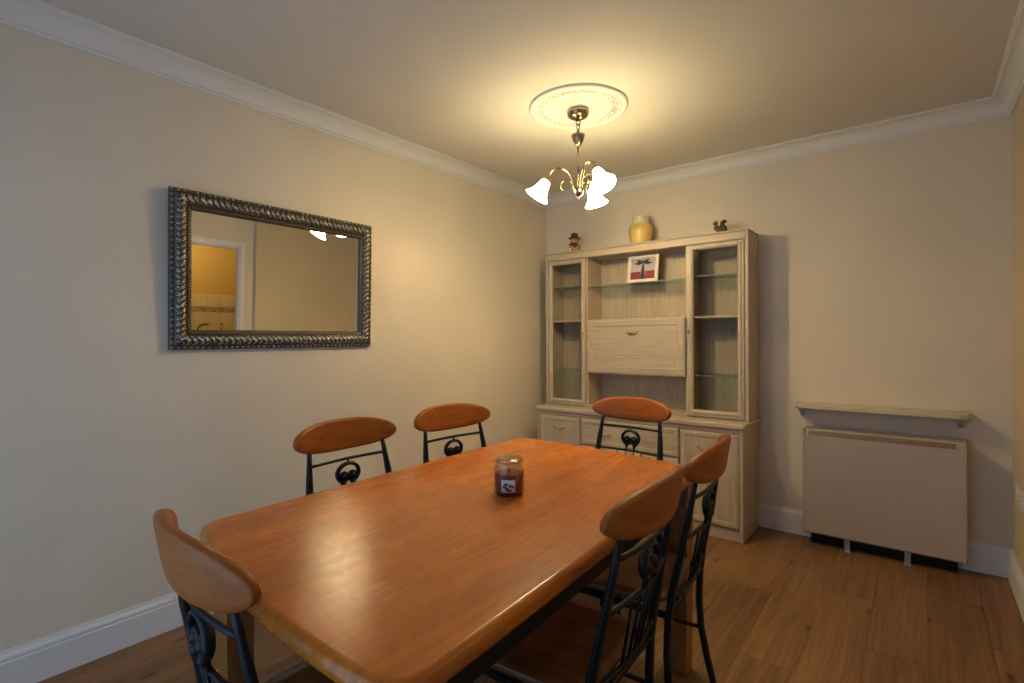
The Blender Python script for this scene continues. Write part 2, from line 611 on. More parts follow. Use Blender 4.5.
# ------------------------------------------------------------------ table
OUT = [Vector((1.002, -3.032)), Vector((1.930, -3.125)), Vector((1.842, -1.668)), Vector((0.955, -1.600))]
BOW = [0.040, 0.012, 0.032, 0.004]
RAD = [0.055, 0.07, 0.06, 0.07]
TZ = 0.740


def table_outline():
    pts = []
    n = 4

    def edge(i, t):
        a, b_ = OUT[i], OUT[(i + 1) % n]
        d = (b_ - a)
        nr = Vector((d.y, -d.x)).normalized()
        return a + d * t + nr * BOW[i] * (4 * t * (1 - t))
    for i in range(n):
        L = (OUT[(i + 1) % n] - OUT[i]).length
        t0, t1 = RAD[i] / L, 1 - RAD[(i + 1) % n] / L
        k = 14
        for j in range(k + 1):
            pts.append(edge(i, t0 + (t1 - t0) * j / k))
        p0, p2 = edge(i, t1), edge((i + 1) % n, RAD[(i + 1) % n] / (OUT[(i + 2) % n] - OUT[(i + 1) % n]).length)
        c = OUT[(i + 1) % n]
        for j in range(1, 8):
            s_ = j / 8
            pts.append(p0 * (1 - s_) ** 2 + c * 2 * s_ * (1 - s_) + p2 * s_ ** 2)
    return pts


def offset(pts, d):
    n = len(pts)
    r = []
    for i in range(n):
        t = (pts[(i + 1) % n] - pts[i - 1]).normalized()
        r.append(pts[i] + Vector((-t.y, t.x)) * d)
    return r


tl = table_outline()
table = thing('dining_table', 'long honey-coloured wooden dining table with rounded corners and black under-frame', 'table', (1.435, -2.35, 0))
tb = MB()
loops = []
for ins, z in ((0.012, .702), (0.003, .706), (0.0, .713), (0.0, .722), (0.003, .731), (0.009, .737), (0.018, TZ)):
    loops.append([(q.x - 1.435, q.y + 2.35, z) for q in offset(tl, ins)])
tb.rings(loops, True, True)
tb.obj('tabletop', 'table', table)
for (lx, ly) in ((1.062, -2.965), (1.80, -2.975), (1.785, -1.712), (1.025, -1.66)):
    b = MB()
    w1, w0 = .035, .029
    b.rings([[(lx - 1.435 + sx * w, ly + 2.35 + sy * w, z) for sx, sy in ((-1, -1), (1, -1), (1, 1), (-1, 1))] for w, z in ((w0, 0), (w0 + .002, .02), (w1, .66), (w1, .702))], False, True)
    b.obj('leg', 'leg_wood', table)
for a, b_ in (((1.035, -2.97), (1.005, -1.68)), ((1.882, -2.99), (1.822, -1.76)), ((1.12, -2.90), (1.79, -2.93)), ((1.07, -1.735), (1.75, -1.78))):
    a, b_ = Vector(a), Vector(b_)
    d = (b_ - a)
    ang = math.atan2(d.y, d.x)
    mt = Matrix.Translation((a.x - 1.435, a.y + 2.35, 0)) @ Matrix.Rotation(ang, 4, 'Z')
    MB().bbox(0, d.length, -.011, .011, .640, .7025, .002, mt).obj('apron_rail', 'black', table)


# ------------------------------------------------------------------ chairs
CW, CZ, CYB = 0.217, 0.855, -0.250      # crest half width, crest centre height, crest centre y (local)


def crest_y(x):
    return CYB + 0.050 * (abs(x) / CW) ** 2.0


def chair(name, label):
    t = thing(name, label, 'chair', group='dining chairs around the table')
    b = MB()
    N, K = 33, 24
    loops = []
    for i in range(N):
        u = -1 + 2 * i / (N - 1)
        u = math.sin(u * PI / 2)
        x = u * CW
        h = 0.055 * max(1 - abs(u) ** 2.5, 0.0) ** 0.5 + 0.003
        dz = -0.004 * (u * u)
        th = 0.0125 * (0.55 + 0.45 * min(1, h / 0.03))
        dydx = 0.050 * 2 * x / CW ** 2
        nx_, ny_ = -dydx, 1.0
        ln = math.hypot(nx_, ny_)
        nx_, ny_ = nx_ / ln, ny_ / ln
        loop = []
        for k in range(K):
            a = 2 * PI * k / K
            cz, cn = math.sin(a), math.cos(a)
            zz = math.copysign(abs(cz) ** 0.42, cz) * h
            nn = math.copysign(abs(cn) ** 0.42, cn) * th
            lean = -0.16 * (zz)
            loop.append((x + nx_ * nn, crest_y(x) + ny_ * nn + lean, CZ + dz + zz))
        loops.append(loop)
    b.rings(loops, True, True)
    b.obj('crest_rail', 'crest', t)
    # rear posts that run down into the splayed rear legs
    for s in (-1, 1):
        pts = [(.157, -.212, .816), (.161, -.206, .78), (.169, -.193, .70), (.176, -.173, .60), (.183, -.153, .50), (.186, -.143, .42),
               (.187, -.139, .32), (.189, -.145, .22), (.193, -.165, .11), (.198, -.192, .0)]
        rad = [(.0085, .007), (.0095, .0075), (.0140, .009), (.0170, .010), (.0180, .011), (.0175, .011), (.0165, .011), (.0150, .011), (.0135, .011), (.012, .011)]
        MB().tube([(s * x, y, z) for x, y, z in pts], rad, 10, True, (1, 0, 0)).obj('rear_leg', 'black', t)
        pts = [(.178, .202, .44), (.182, .210, .30), (.187, .220, .12), (.190, .230, 0)]
        MB().tube([(s * x, y, z) for x, y, z in pts], [.012, .012, .011, .010], 10).obj('front_leg', 'black', t)

    def rail(z, hw, r, yo, sag, nm):
        pts = []
        for i in range(11):
            u = -1 + 2 * i / 10
            pts.append((u * hw, yo - sag * (1 - u * u), z))
        MB().tube(pts, r, 8, True, (0, 0, 1)).obj(nm, 'black', t)
    rail(.765, .160, .0060, -.203, .018, 'upper_rail')
    rail(.651, .172, .0062, -.183, .020, 'lower_rail')
    rail(.478, .182, .0065, -.149, .018, 'bottom_rail')
    # horseshoe ornament with two inward scrolls
    orn = MB()
    yc = -.213
    cz = .711
    pts, rr = [], []
    for i in range(25):
        a = math.radians(-58 + (296) * i / 24)
        pts.append((.046 * math.cos(a), yc, cz + .037 * math.sin(a)))
        rr.append((.0092 + .002 * math.sin(PI * i / 24), .007))
    orn.tube(pts, rr, 8, True, (0, 1, 0))
    o = orn.obj('ornament_ring', 'black', t)
    MB().tube([(0, yc, cz + .034), (0, yc, .765)], .0045, 8).obj('stem', 'black', o)
    for s in (-1, 1):
        sc = MB()
        pts, rr = [], []
        for i in range(19):
            a = math.radians(250 - 420 * i / 18)
            r_ = .020 - .013 * i / 18
            pts.append((s * (.020 + r_ * math.cos(a) * .9), yc, cz - .012 + r_ * math.sin(a)))
            rr.append((.0075, .007))
        sc.tube(pts, rr, 8, True, (0, 1, 0))
        sc.ball((s * .020, yc, cz - .010), .0135, 10)
        sc.ball((s * .021, yc, cz - .034), .0115, 10)
        sc.tube([(s * .021, yc, cz - .035), (s * .021, -.203, .651)], [.006, .005], 8)
        sc.obj('scroll', 'black', o)
    for x0_, x1_ in ((-.068, -.050), (-.023, -.017), (.023, .017), (.068, .050)):
        MB().tube([(x0_, -.183 - .020 * (1 - (x0_ / .172) ** 2), .651), (x1_, -.149 - .018 * (1 - (x1_ / .182) ** 2), .478)], .004, 6).obj('spindle', 'black', t)
    # seat: rounded square, slightly dished
    st = MB()

    def so(sc, z):
        q = []
        for k in range(40):
            a = 2 * PI * k / 40
            c, s_ = math.cos(a), math.sin(a)
            ex = 0.42
            x = math.copysign(abs(c) ** ex, c) * .186 * sc
            y = math.copysign(abs(s_) ** ex, s_) * .196 * sc
            x *= 1.0 + 0.05 * (y / .196)
            q.append((x, y + .062, z))
        return q
    st.rings([so(.95, .440), so(.985, .443), so(1.0, .451), so(.995, .459), so(.97, .465), so(.80, .463), so(.45, .458), so(.1, .457)], True, True)
    st.obj('seat', 'seat', t)
    fr = MB()
    fr.tube([(-.178, .20, .430), (.178, .20, .430)], .010, 8)
    fr.tube([(-.184, -.143, .430), (.184, -.143, .430)], .010, 8)
    for s in (-1, 1):
        fr.tube([(s * .184, -.143, .430), (s * .178, .20, .430)], .010, 8)
    fr.obj('seat_frame', 'black', t)
    for s in (-1, 1):
        MB().tube([(s * .189, -.145, .22), (s * .184, .213, .22)], .007, 8).obj('stretcher', 'black', t)
    MB().tube([(-.187, .03, .22), (.187, .03, .22)], .007, 8).obj('stretcher', 'black', t)
    return t


proto = chair('dining_chair', '')
# crest centre on the plan, direction, label
SP = [((0.747, -2.439), -89.5, 'wood-and-metal dining chair by the left wall, directly under the right part of the mirror'),
      ((0.762, -1.892), -96, 'wood-and-metal dining chair by the left wall, the one nearer the cabinet'),
      ((1.340, -1.151), 176, 'dining chair at the far end of the table, in front of the cabinet'),
      ((2.007, -1.964), 95.5, 'dining chair on the right of the table, the farther one by the cabinet'),
      ((2.031, -2.454), 93, 'dining chair on the right of the table, nearest the viewer'),
      ((1.507, -3.244), -4, 'dining chair at the near end of the table, back turned, in the lower left')]
for i, ((cx, cy), ang, lab) in enumerate(SP):
    c = proto if i == 0 else copy_tree(proto)
    a = math.radians(ang)
    d = Vector((-math.sin(a), math.cos(a)))
    c.location = (cx + d.x * .25, cy + d.y * .25, 0)
    c.rotation_euler = (0, 0, a)
    c['label'] = lab

# ------------------------------------------------------------------ sideboard (lower unit)
SX0, SX1, SY = 0.180, 1.661, -0.384
sb = thing('sideboard', 'limed oak sideboard with doors and drawers under the glazed display unit', 'sideboard', ((SX0 + SX1) / 2, -.19, 0))
ox, oy = (SX0 + SX1) / 2, -.19


def part(b, name, mat, parent, label=None, off=None):
    off = off or (ox, oy, 0)
    b.v = [(x - off[0], y - off[1], z - off[2]) for x, y, z in b.v]
    return b.obj(name, mat, parent, label)


YB = -0.022      # back of the furniture, clear of the skirting
for x0, x1 in ((SX0, SX0 + .02), (SX1 - .02, SX1)):
    part(MB().bbox(x0, x1, SY, YB, 0, .668, .002), 'side_panel', 'oak', sb)
for x in (.5575, 1.281):
    part(MB().box(x - .009, x + .009, SY + .02, YB - .008, .07, .668), 'partition', 'oak_in', sb)
part(MB().box(SX0 + .02, SX1 - .02, YB - .008, YB, .05, .668), 'back_panel', 'oak_in', sb)
part(MB().box(SX0 + .02, SX1 - .02, SY + .02, YB - .008, .052, .07), 'bottom_panel', 'oak_in', sb)
part(MB().bbox(SX0 + .02, SX1 - .02, SY + .012, SY + .030, 0, .070, .002), 'plinth', 'oak_h', sb)
part(MB().bbox(SX0 + .02, SX1 - .02, SY + .004, SY + .022, .640, .668, .003), 'top_rail', 'oak_h', sb)
part(MB().bbox(SX0 - .012, SX1 + .012, SY - .012, YB, .668, .700, .007), 'worktop', 'oak_h', sb)


def front_panel(x0, x1, z0, z1, y, mat='oak', fr=.042, th=.019):
    """framed front with a raised moulding and a fielded panel"""
    b = MB()
    b.bbox(x0, x1, y - th, y, z0, z1, .004)

    def ring(a, d):
        return [(x0 + a, y - d, z0 + a), (x1 - a, y - d, z0 + a), (x1 - a, y - d, z1 - a), (x0 + a, y - d, z1 - a)]
    b.rings([ring(.008, th - .002), ring(.011, th + .004), ring(fr - .014, th + .004), ring(fr - .006, th + .001), ring(fr - .004, th - .001)], False, False)
    return b


def bow_handle(b, x, y, z, w=.045):
    pts = []
    for i in range(9):
        u = -1 + 2 * i / 8
        pts.append((x + u * w, y - .020 * (1 - u ** 4) - .002, z - .010 * (1 - u * u)))
    b.tube(pts, [.0035 + .0015 * (1 - abs(-1 + 2 * i / 8)) for i in range(9)], 8)
    for s in (-1, 1):
        b.ball((x + s * w, y - .004, z), .008, 8, None, (1, .5, .7))
    b.ball((x, y - .024, z - .009), .007, 8, None, (1.4, .7, .9))
    return b


FY = SY + .019
for nm, x0, x1, z0, z1, hs in (('door', .203, .553, .076, .637, [(.378, .556)]), ('drawer', .562, 1.277, .452, .637, [(.752, .541), (1.094, .541)]),
                               ('drawer', .562, 1.277, .266, .446, [(.752, .36), (1.094, .36)]), ('drawer', .562, 1.277, .076, .260, [(.752, .17), (1.094, .17)]),
                               ('door', 1.286, 1.638, .076, .637, [(1.45, .541)])):
    d = part(front_panel(x0, x1, z0, z1, FY, 'oak'), nm, 'oak' if nm == 'door' else 'oak_h', sb)
    for hx, hz in hs:
        part(bow_handle(MB(), hx, FY - .019, hz), 'handle', 'brass', d, 'small brass bow handle')

# ------------------------------------------------------------------ display unit (upper)
HX0, HX1, HY, HZ0, HZ1 = 0.172, 1.661, -0.255, 0.700, 1.872
hu = thing('display_unit', 'limed oak glazed display unit standing on the sideboard', 'display cabinet', ((HX0 + HX1) / 2, -.13, HZ0))
ho = ((HX0 + HX1) / 2, -.13, HZ0)
hp = lambda b, n, m_, par=hu, lab=None: part(b, n, m_, par, lab, ho)
DI = HY + .020        # front of the carcass behind the doors
for x0, x1 in ((HX0, HX0 + .020), (HX1 - .020, HX1)):
    hp(MB().bbox(x0, x1, HY, YB, HZ0, HZ1 - .012, .002), 'side_panel', 'oak')
for x in (.531, 1.281):
    hp(MB().bbox(x - .009, x + .009, DI, YB - .006, HZ0 + .018, HZ1 - .06, .001), 'partition', 'oak_in')
hp(MB().box(HX0 + .02, HX1 - .02, YB - .006, YB, HZ0, HZ1 - .02), 'back_panel', 'oak_in')
hp(MB().bbox(HX0 + .02, HX1 - .02, HY + .012, YB - .006, HZ0, HZ0 + .018, .002), 'bottom_panel', 'oak_h')
hp(MB().bbox(HX0 + .02, HX1 - .02, DI, YB - .006, HZ1 - .062, HZ1 - .044, .002), 'roof_panel', 'oak_h')
hp(MB().bbox(HX0 + .02, HX1 - .02, HY + .003, HY + .021, HZ1 - .060, HZ1 - .012, .003), 'top_rail', 'oak_h')
hp(MB().bbox(HX0 - .004, HX1 + .004, HY - .006, YB, HZ1 - .012, HZ1, .004), 'cornice', 'oak_h')
# glazed doors
for x0, x1, gx0, gx1, kx in ((.196, .526, .231, .494, .509), (1.286, 1.638, 1.326, 1.601, 1.302)):
    z0, z1, gz0, gz1 = HZ0 + .006, HZ1 - .064, .748, 1.776
    d = MB()
    y0, y1 = HY - .002, DI - .001
    d.bbox(x0, gx0, y0, y1, z0, z1, .004)
    d.bbox(gx1, x1, y0, y1, z0, z1, .004)
    d.bbox(gx0 - .001, gx1 + .001, y0 + .0005, y1, z0, gz0, .004)
    d.bbox(gx0 - .001, gx1 + .001, y0 + .0005, y1, gz1, z1, .004)

    def rg(a, y):
        return [(gx0 - a, y, gz0 - a), (gx1 + a, y, gz0 - a), (gx1 + a, y, gz1 + a), (gx0 - a, y, gz1 + a)]
    d.rings([rg(.022, y0), rg(.019, y0 - .005), rg(.009, y0 - .006), rg(.002, y0 - .001), rg(-.002, y0 + .004), rg(-.002, y1)], False, False)
    do = hp(d, 'door', 'oak')
    hp(MB().box(gx0 - .006, gx1 + .006, y0 + .009, y0 + .013, gz0 - .006, gz1 + .006), 'pane', 'smoke', do, 'clear glass pane')
    hp(MB().lathe([(.002, -.018), (.007, -.016), (.008, -.011), (.004, -.007), (.004, 0)], 12, Matrix.Translation((kx, y0 - .001, 1.254)) @ Matrix.Rotation(-PI / 2, 4, 'X') @ Matrix.Scale(1, 4), True),
       'knob', 'brass', do, 'small brass knob')
# shelves
for x0, x1 in ((HX0 + .021, .521), (1.291, HX1 - .021)):
    hp(MB().bbox(x0, x1, DI + .004, YB - .007, 1.336, 1.352, .002), 'wood_shelf', 'oak_h')
    for z in (.964, 1.606):
        hp(MB().box(x0, x1, DI + .012, YB - .008, z, z + .006), 'glass_shelf', 'shelf_glass')
        hp(MB().box(x0, x1, DI + .010, DI + .012, z, z + .006), 'glass_edge', 'glass_edge')
hp(MB().box(.541, 1.271, HY + .026, HY + .028, 1.597, 1.603), 'glass_edge', 'glass_edge')
hp(MB().box(.541, 1.271, HY + .028, YB - .008, 1.597, 1.603), 'glass_shelf', 'shelf_glass')
# drop-front compartment
hp(MB().bbox(.541, 1.271, DI + .002, YB - .007, 1.334, 1.350, .002), 'wood_shelf', 'oak_h')
hp(MB().bbox(.541, 1.271, DI + .002, YB - .007, .955, .971, .002), 'wood_shelf', 'oak_h')
fp = hp(front_panel(.543, 1.275, .955, 1.348, DI - .001, 'oak_h', .060, .021), 'drop_front', 'oak_h')
hnd = MB()
hy = DI - .024
for s in (-1, 1):
    hnd.tube([(.906 + s * .004, hy - .006, 1.246), (.906 + s * .018, hy - .011, 1.240), (.906 + s * .032, hy - .008, 1.248), (.906 + s * .043, hy - .003, 1.257)], [.006, .005, .004, .003], 8)
    hnd.ball((.906 + s * .030, hy - .003, 1.252), .008, 8, None, (1, .4, .8))
hnd.ball((.906, hy - .006, 1.248), .011, 10, None, (1, .6, 1))
hp(hnd, 'handle', 'brass', fp, 'brass bow-shaped handle')

# ------------------------------------------------------------------ framed mirror
MY0, MY1, MZ0, MZ1 = -2.785, -1.785, 1.176, 1.858
mw, mh = MY1 - MY0, MZ1 - MZ0
mir = thing('wall_mirror', 'large rectangular mirror in a carved dark silver frame on the left wall', 'mirror')
mir.location = (0.004, (MY0 + MY1) / 2, MZ0)
mir.rotation_euler = (0, math.radians(1.9), 0)      # hangs with its top a little off the wall
FWD = 0.085


def frame_pt(side, s_, d, hgt):
    """side 0 bottom, 1 right, 2 top, 3 left; s along, d from the outer edge inwards"""
    if side == 0:
        return (hgt, -mw / 2 + s_, d)
    if side == 1:
        return (hgt, mw / 2 - d, s_)
    if side == 2:
        return (hgt, mw / 2 - s_, mh - d)
    return (hgt, -mw / 2 + d, mh - s_)


prof = [(0, 0), (0, .016), (.004, .020), (.012, .021), (.016, .018), (.022, .022), (.034, .031), (.046, .033), (.058, .027), (.064, .020), (.066, .019), (.068, .022), (.078, .019), (.085, .012), (.085, 0)]
for side in range(4):
    L = mw if side in (0, 2) else mh
    b = MB()
    loops = []
    for e in (0, 1):
        loops.append([frame_pt(side, d if e == 0 else L - d, d, h_) for d, h_ in prof])
    b.rings(loops, False, False)
    fo = b.obj('frame_side', 'pewter_dark', mir)
    # carved ribs over the hump, beads on both lips
    cr = MB()
    step = .0125
    nrib = int((L - 2 * .046) / step)
    for k in range(nrib + 1):
        s0 = .046 + (L - .092) * k / nrib
        pts, rr = [], []
        for j in range(6):
            q = j / 5
            d = .018 + .044 * q
            hgt = .0215 + .0125 * math.sin(PI * min(1, q * 1.0)) + .001
            wob = random.uniform(.006, .011) * math.sin(q * PI * 1.6) + (.004 if k % 2 else -.004) * math.sin(q * PI)
            pts.append(frame_pt(side, s0 + wob, d, hgt))
            rr.append(random.choice((.0026, .0032, .0040)) * (0.6 + .8 * math.sin(PI * q)))
        cr.tube(pts, rr, 5, True, (1, 0, 0))
        cr.octa(frame_pt(side, s0 + .006, .036 + (.006 if k % 2 else -.004), .035), .0045)
    ra = int(L / .024)
    for k in range(ra + 1):
        s0 = .008 + (L - .016) * k / ra
        cr.octa(frame_pt(side, s0, .0085, .021), (.005, .0085, .006) if side in (0, 2) else (.005, .006, .0085))
    co = cr.obj('carving', 'pewter', fo)
    co['kind'] = 'stuff'
    bd = MB()
    nb = int((L - 2 * .073) / .0115)
    for k in range(nb + 1):
        s0 = .073 + (L - .146) * k / nb
        bd.octa(frame_pt(side, s0, .073, .0215), .0048)
    bo = bd.obj('bead_row', 'gold_lip', fo)
    bo['kind'] = 'stuff'
g = MB()
gy, gz = mw / 2 - .080, (.080, mh - .080)
g.box(.006, .0105, -gy, gy, gz[0], gz[1])
g.obj('mirror_glass', 'mirror', mir, 'silvered mirror glass')

# ------------------------------------------------------------------ ceiling rose
LX, LY = 1.10, -1.285
rose = thing('ceiling_rose', 'round white plaster ceiling rose above the pendant light', 'ceiling rose', (LX, LY, CE))
b = MB()
b.lathe([(.248, 0), (.250, -.006), (.247, -.012), (.238, -.015), (.232, -.012), (.226, -.010), (.222, -.014), (.214, -.016), (.208, -.012), (.176, -.011), (.170, -.016),
         (.160, -.018), (.154, -.013), (.148, -.011), (.144, -.016), (.136, -.017), (.130, -.012), (.060, -.014), (.001, -.015)], 64)
b.obj('rose_body', 'plaster', rose)
b = MB()
for k in range(44):
    a = 2 * PI * k / 44
    r = .192
    for j, (rr, da, sz) in enumerate(((.183, 0, .009), (.199, .06, .010), (.198, -.05, .008))):
        b.octa((rr * math.cos(a + da), rr * math.sin(a + da), -.012), (sz, sz, .006))
orn = b.obj('ornament_ring', 'plaster', rose)
orn['kind'] = 'stuff'

# ------------------------------------------------------------------ pendant light
ch = thing('pendant_light', 'three-arm antique brass ceiling light with white bell glass shades', 'ceiling light', (LX, LY, CE - .019))
cz0 = CE - .019
zz = lambda z: z - cz0
MB().lathe([(.002, 0), (.054, 0), (.056, -.004), (.056, -.016), (.052, -.022), (.052, -.026), (.040, -.036), (.022, -.045), (.010, -.049), (.001, -.050)], 36).obj('canopy', 'antique', ch)
# loop links
lp = MB()
for cz_, rot in ((2.322, 0), (2.300, PI / 2)):
    pts = [(.0125 * math.cos(2 * PI * k / 16) * math.cos(rot), .0125 * math.cos(2 * PI * k / 16) * math.sin(rot), zz(cz_) + .015 * math.sin(2 * PI * k / 16)) for k in range(17)]
    lp.tube(pts, .003, 8)
lp.tube([(0, 0, zz(2.34)), (0, 0, zz(2.332))], .005, 8)
lp.obj('chain_link', 'antique', ch)
MB().lathe([(.003, zz(2.290)), (.007, zz(2.284)), (.007, zz(2.262)), (.034, zz(2.258)), (.035, zz(2.254)), (.028, zz(2.232)), (.018, zz(2.212)), (.009, zz(2.200)), (.006, zz(2.198))], 28, None, True).obj('cup', 'antique', ch)
MB().tube([(0, 0, zz(2.205)), (0, 0, zz(1.97))], .0055, 12).obj('rod', 'antique', ch)
MB().lathe([(.006, zz(1.998)), (.012, zz(1.994)), (.024, zz(1.988)), (.027, zz(1.982)), (.026, zz(1.968)), (.020, zz(1.952)), (.010, zz(1.943)), (.006, zz(1.938)), (.007, zz(1.932)), (.001, zz(1.926))], 28).obj('hub', 'antique', ch)
for ang in (214, 94, -26):
    a = math.radians(ang)
    M4 = Matrix.Rotation(a, 4, 'Z')
    ab = MB()
    for s in (-1, 1):
        pts = []
        for i in range(15):
            th = PI * (1 - i / 14) * 1.0
            r = .0895 + .0655 * math.cos(th) * 1.0
            z = 1.985 + .085 * math.sin(th) ** .9 + .040 * (i / 14)
            pts.append((r, s * .007, zz(z)))
        pts.insert(0, (.020, s * .007, zz(1.978)))
        ab.tube(pts, .0035, 8, True, None, M4)
    # little curl beside each arm
    pts = [(.060 + .030 * math.cos(math.radians(t_)), 0, zz(2.000 + .030 * math.sin(math.radians(t_)))) for t_ in range(180, -61, -20)]
    ab.tube(pts, .0025, 6, True, None, M4)
    arm = ab.obj('arm', 'antique', ch)
    # lamp holder and bell shade on an outward tilted axis
    tilt = math.radians(33)
    S4 = M4 @ Matrix.Translation((.155, 0, zz(2.040))) @ Matrix.Rotation(PI - tilt, 4, 'Y')
    MB().lathe([(.004, -.012), (.013, -.010), (.017, -.004), (.017, .012), (.021, .016), (.021, .022), (.010, .024)], 20, S4, True).obj('lamp_holder', 'antique', arm)
    sh = MB()
    pr = [(.021, .016), (.025, .026), (.030, .044), (.036, .064), (.044, .084), (.053, .098), (.061, .107), (.064, .110)]
    pr2 = [(r - .003, z) for r, z in reversed(pr)]
    sh.lathe(pr + pr2, 32, S4)
    so_ = sh.obj('shade', 'lit_glass', ch, 'glowing white bell-shaped glass shade')
    MB().ball((0, 0, .066), .020, 12, S4, (1, 1, 1.3)).obj('bulb', 'bulb', so_)

# ------------------------------------------------------------------ storage heater
hx0, hx1, hz0, hz1, hyf = 1.932, 2.651, 0.068, 0.674, -0.150
ht = thing('storage_heater', 'beige slab electric storage heater standing against the back wall', 'heater', ((hx0 + hx1) / 2, -.085, 0))
o3 = ((hx0 + hx1) / 2, -.085, 0)
q = lambda b, n, m_, par=ht, lab=None: part(b, n, m_, par, lab, o3)
b = MB()
pr = [(-.022, hz0), (hyf + .010, hz0), (hyf, hz0 + .010), (hyf, hz1 - .034), (hyf + .008, hz1 - .012), (hyf + .020, hz1), (-.022, hz1)]
b.rings([[(x, y, z) for y, z in pr] for x in (hx0, hx1)], False, True)
q(b, 'casing', 'heater')
q(MB().bbox(hx0 - .003, hx0 + .010, hyf - .002, -.022, hz0 - .003, hz1 + .002, .004), 'end_panel', 'heater')
q(MB().bbox(hx1 - .010, hx1 + .003, hyf - .002, -.022, hz0 - .003, hz1 + .002, .004), 'end_panel', 'heater')
n_ = Vector((0, hyf + .008 - hyf, hz1 - .012 - (hz1 - .034)))
gr = MB()
gr.add([(hx0 + .028, hyf - .0012, hz1 - .031), (hx1 - .040, hyf - .0012, hz1 - .031), (hx1 - .040, hyf + .0105, hz1 - .006), (hx0 + .028, hyf + .0105, hz1 - .006),
        (hx0 + .028, hyf + .006, hz1 - .031), (hx1 - .040, hyf + .006, hz1 - .031), (hx1 - .040, hyf + .018, hz1 - .008), (hx0 + .028, hyf + .018, hz1 - .008)],
       [(0, 1, 2, 3), (4, 5, 6, 7), (0, 1, 5, 4), (1, 2, 6, 5), (2, 3, 7, 6), (3, 0, 4, 7)])
go = q(gr, 'grille', 'heater_dark', ht, 'brown slotted air outlet grille')
fin = MB()
nf = 84
for k in range(nf):
    x = hx0 + .030 + (hx1 - .042 - hx0 - .030) * k / (nf - 1)
    fin.add([(x, hyf - .003, hz1 - .031), (x + .003, hyf - .003, hz1 - .031), (x + .003, hyf + .009, hz1 - .006), (x, hyf + .009, hz1 - .006),
             (x, hyf + .002, hz1 - .032), (x + .003, hyf + .002, hz1 - .032), (x + .003, hyf + .012, hz1 - .008), (x, hyf + .012, hz1 - .008)],
            [(0, 1, 2, 3), (0, 1, 5, 4), (1, 2, 6, 5), (2, 3, 7, 6), (3, 0, 4, 7)])
fo = q(fin, 'grille_fins', Mat('grille_fin', (0.30, 0.21, 0.14, 1), 0.5).m, go)
fo['kind'] = 'stuff'
q(MB().box(hx0 + .03, hx1 - .03, -.075, -.024, .0005, hz0), 'shade_filler', 'black')  # added black box standing in for the dark shade under the heater
for x in (2.147, 2.417):
    f = MB()
    f.bbox(x - .016, x + .016, -.155, -.030, 0, .006, .002)
    f.bbox(x - .014, x + .014, -.135, -.120, .006, .068, .002)
    q(f, 'foot', 'steel')
q(MB().bbox(hx1 - .135, hx1 - .085, hyf - .0012, hyf + .001, .170, .178, .0004), 'maker_badge', 'steel')

# ------------------------------------------------------------------ shelf over the heater
sh = thing('wall_shelf', 'narrow cream wooden shelf fixed to the wall above the heater', 'shelf', (2.277, -.08, .795))
o3s = (2.277, -.08, .795)
b = MB()
ol = [(1.884, 0.0), (1.884, -.100), (1.896, -.135), (1.930, -.150), (2.625, -.150), (2.657, -.135), (2.670, -.100), (2.670, 0.0)]
loops = []
cxs, cys = 2.277, -.05
for k, z in ((.995, .795), (1.0, .799), (1.0, .815), (.993, .820)):
    loops.append([(cxs + (x - cxs) * k, (y if y == 0 else y * k), z) for x, y in ol])
b.rings(loops, False, True)
part(b, 'shelf_board', 'shelf', sh, None, o3s)
for x in (1.905, 2.632):
    b = MB()
    b.bbox(x - .010, x + .010, -.016, 0, .735, .795, .002)
    b.bbox(x - .010, x + .010, -.125, -.016, .787, .795, .002)
    b.tube([(x, -.012, .742), (x, -.05, .762), (x, -.105, .788)], .006, 8)
    part(b, 'bracket', 'steel', sh, 'grey metal bracket', o3s)

# ------------------------------------------------------------------ socket on the right wall
so = thing('wall_socket', 'white plastic double wall socket low on the right wall', 'socket', (W, -.29, .472))
b = MB()
b.bbox(-.010, 0, -.146 / 2 - .03, .146 / 2 + .03, -.043, .043, .004)
b.obj('face_plate', 'plastic', so)
for yy in (-.045, .045):
    r = MB().bbox(-.015, -.010, yy - .008, yy + .008, .010, .030, .002).obj('rocker_switch', 'plastic', so)
    for dy, dz in ((0, -.005), (-.011, -.025), (.011, -.025)):
        MB().box(-.0106, -.010, yy + dy - .003, yy + dy + .003, dz - .003, dz + .003).obj('socket_hole', 'black', so)

# ------------------------------------------------------------------ candle jar
jx, jy = 1.487, -2.338
jar = thing('candle_jar', 'glass jar of dark red candle wax with a picture label, on the table', 'candle', (jx, jy, TZ))
jar.scale = (1.12, 1.12, 1.12)
b = MB()
outp = [(.002, .0), (.036, .0), (.0415, .004), (.043, .010), (.043, .062), (.041, .070), (.036, .077), (.0355, .082), (.0355, .090)]
inp = [(.033, .090), (.033, .078), (.0385, .068), (.0400, .060), (.0400, .008), (.002, .006)]
b.lathe(outp + inp, 36)
b.obj('glass_body', 'jar_glass', jar)
MT['wax'] = Mat('red_wax', (0.24, 0.010, 0.008, 1), 0.3).m
MB().lathe([(.001, .0065), (.0394, .0065), (.0396, .012), (.0396, .058), (.036, .0595), (.001, .058)], 32).obj('wax', 'wax', jar)
MB().tube([(0, 0, .058), (.001, 0, .068)], .0012, 6).obj('wick', 'black', jar)
MT['lid'] = glass('lid_glass', (0.86, 0.82, 0.72, 1), 0.08, 0.16)
MT['seal'] = Mat('cream_seal', (0.55, 0.47, 0.33, 1), 0.4).m
ld = MB().lathe([(.001, .100), (.030, .100), (.036, .0985), (.0385, .095), (.0385, .089), (.0365, .087), (.0360, .0905), (.033, .094), (.001, .095)], 32).obj('lid', 'lid', jar, 'clear glass lid')
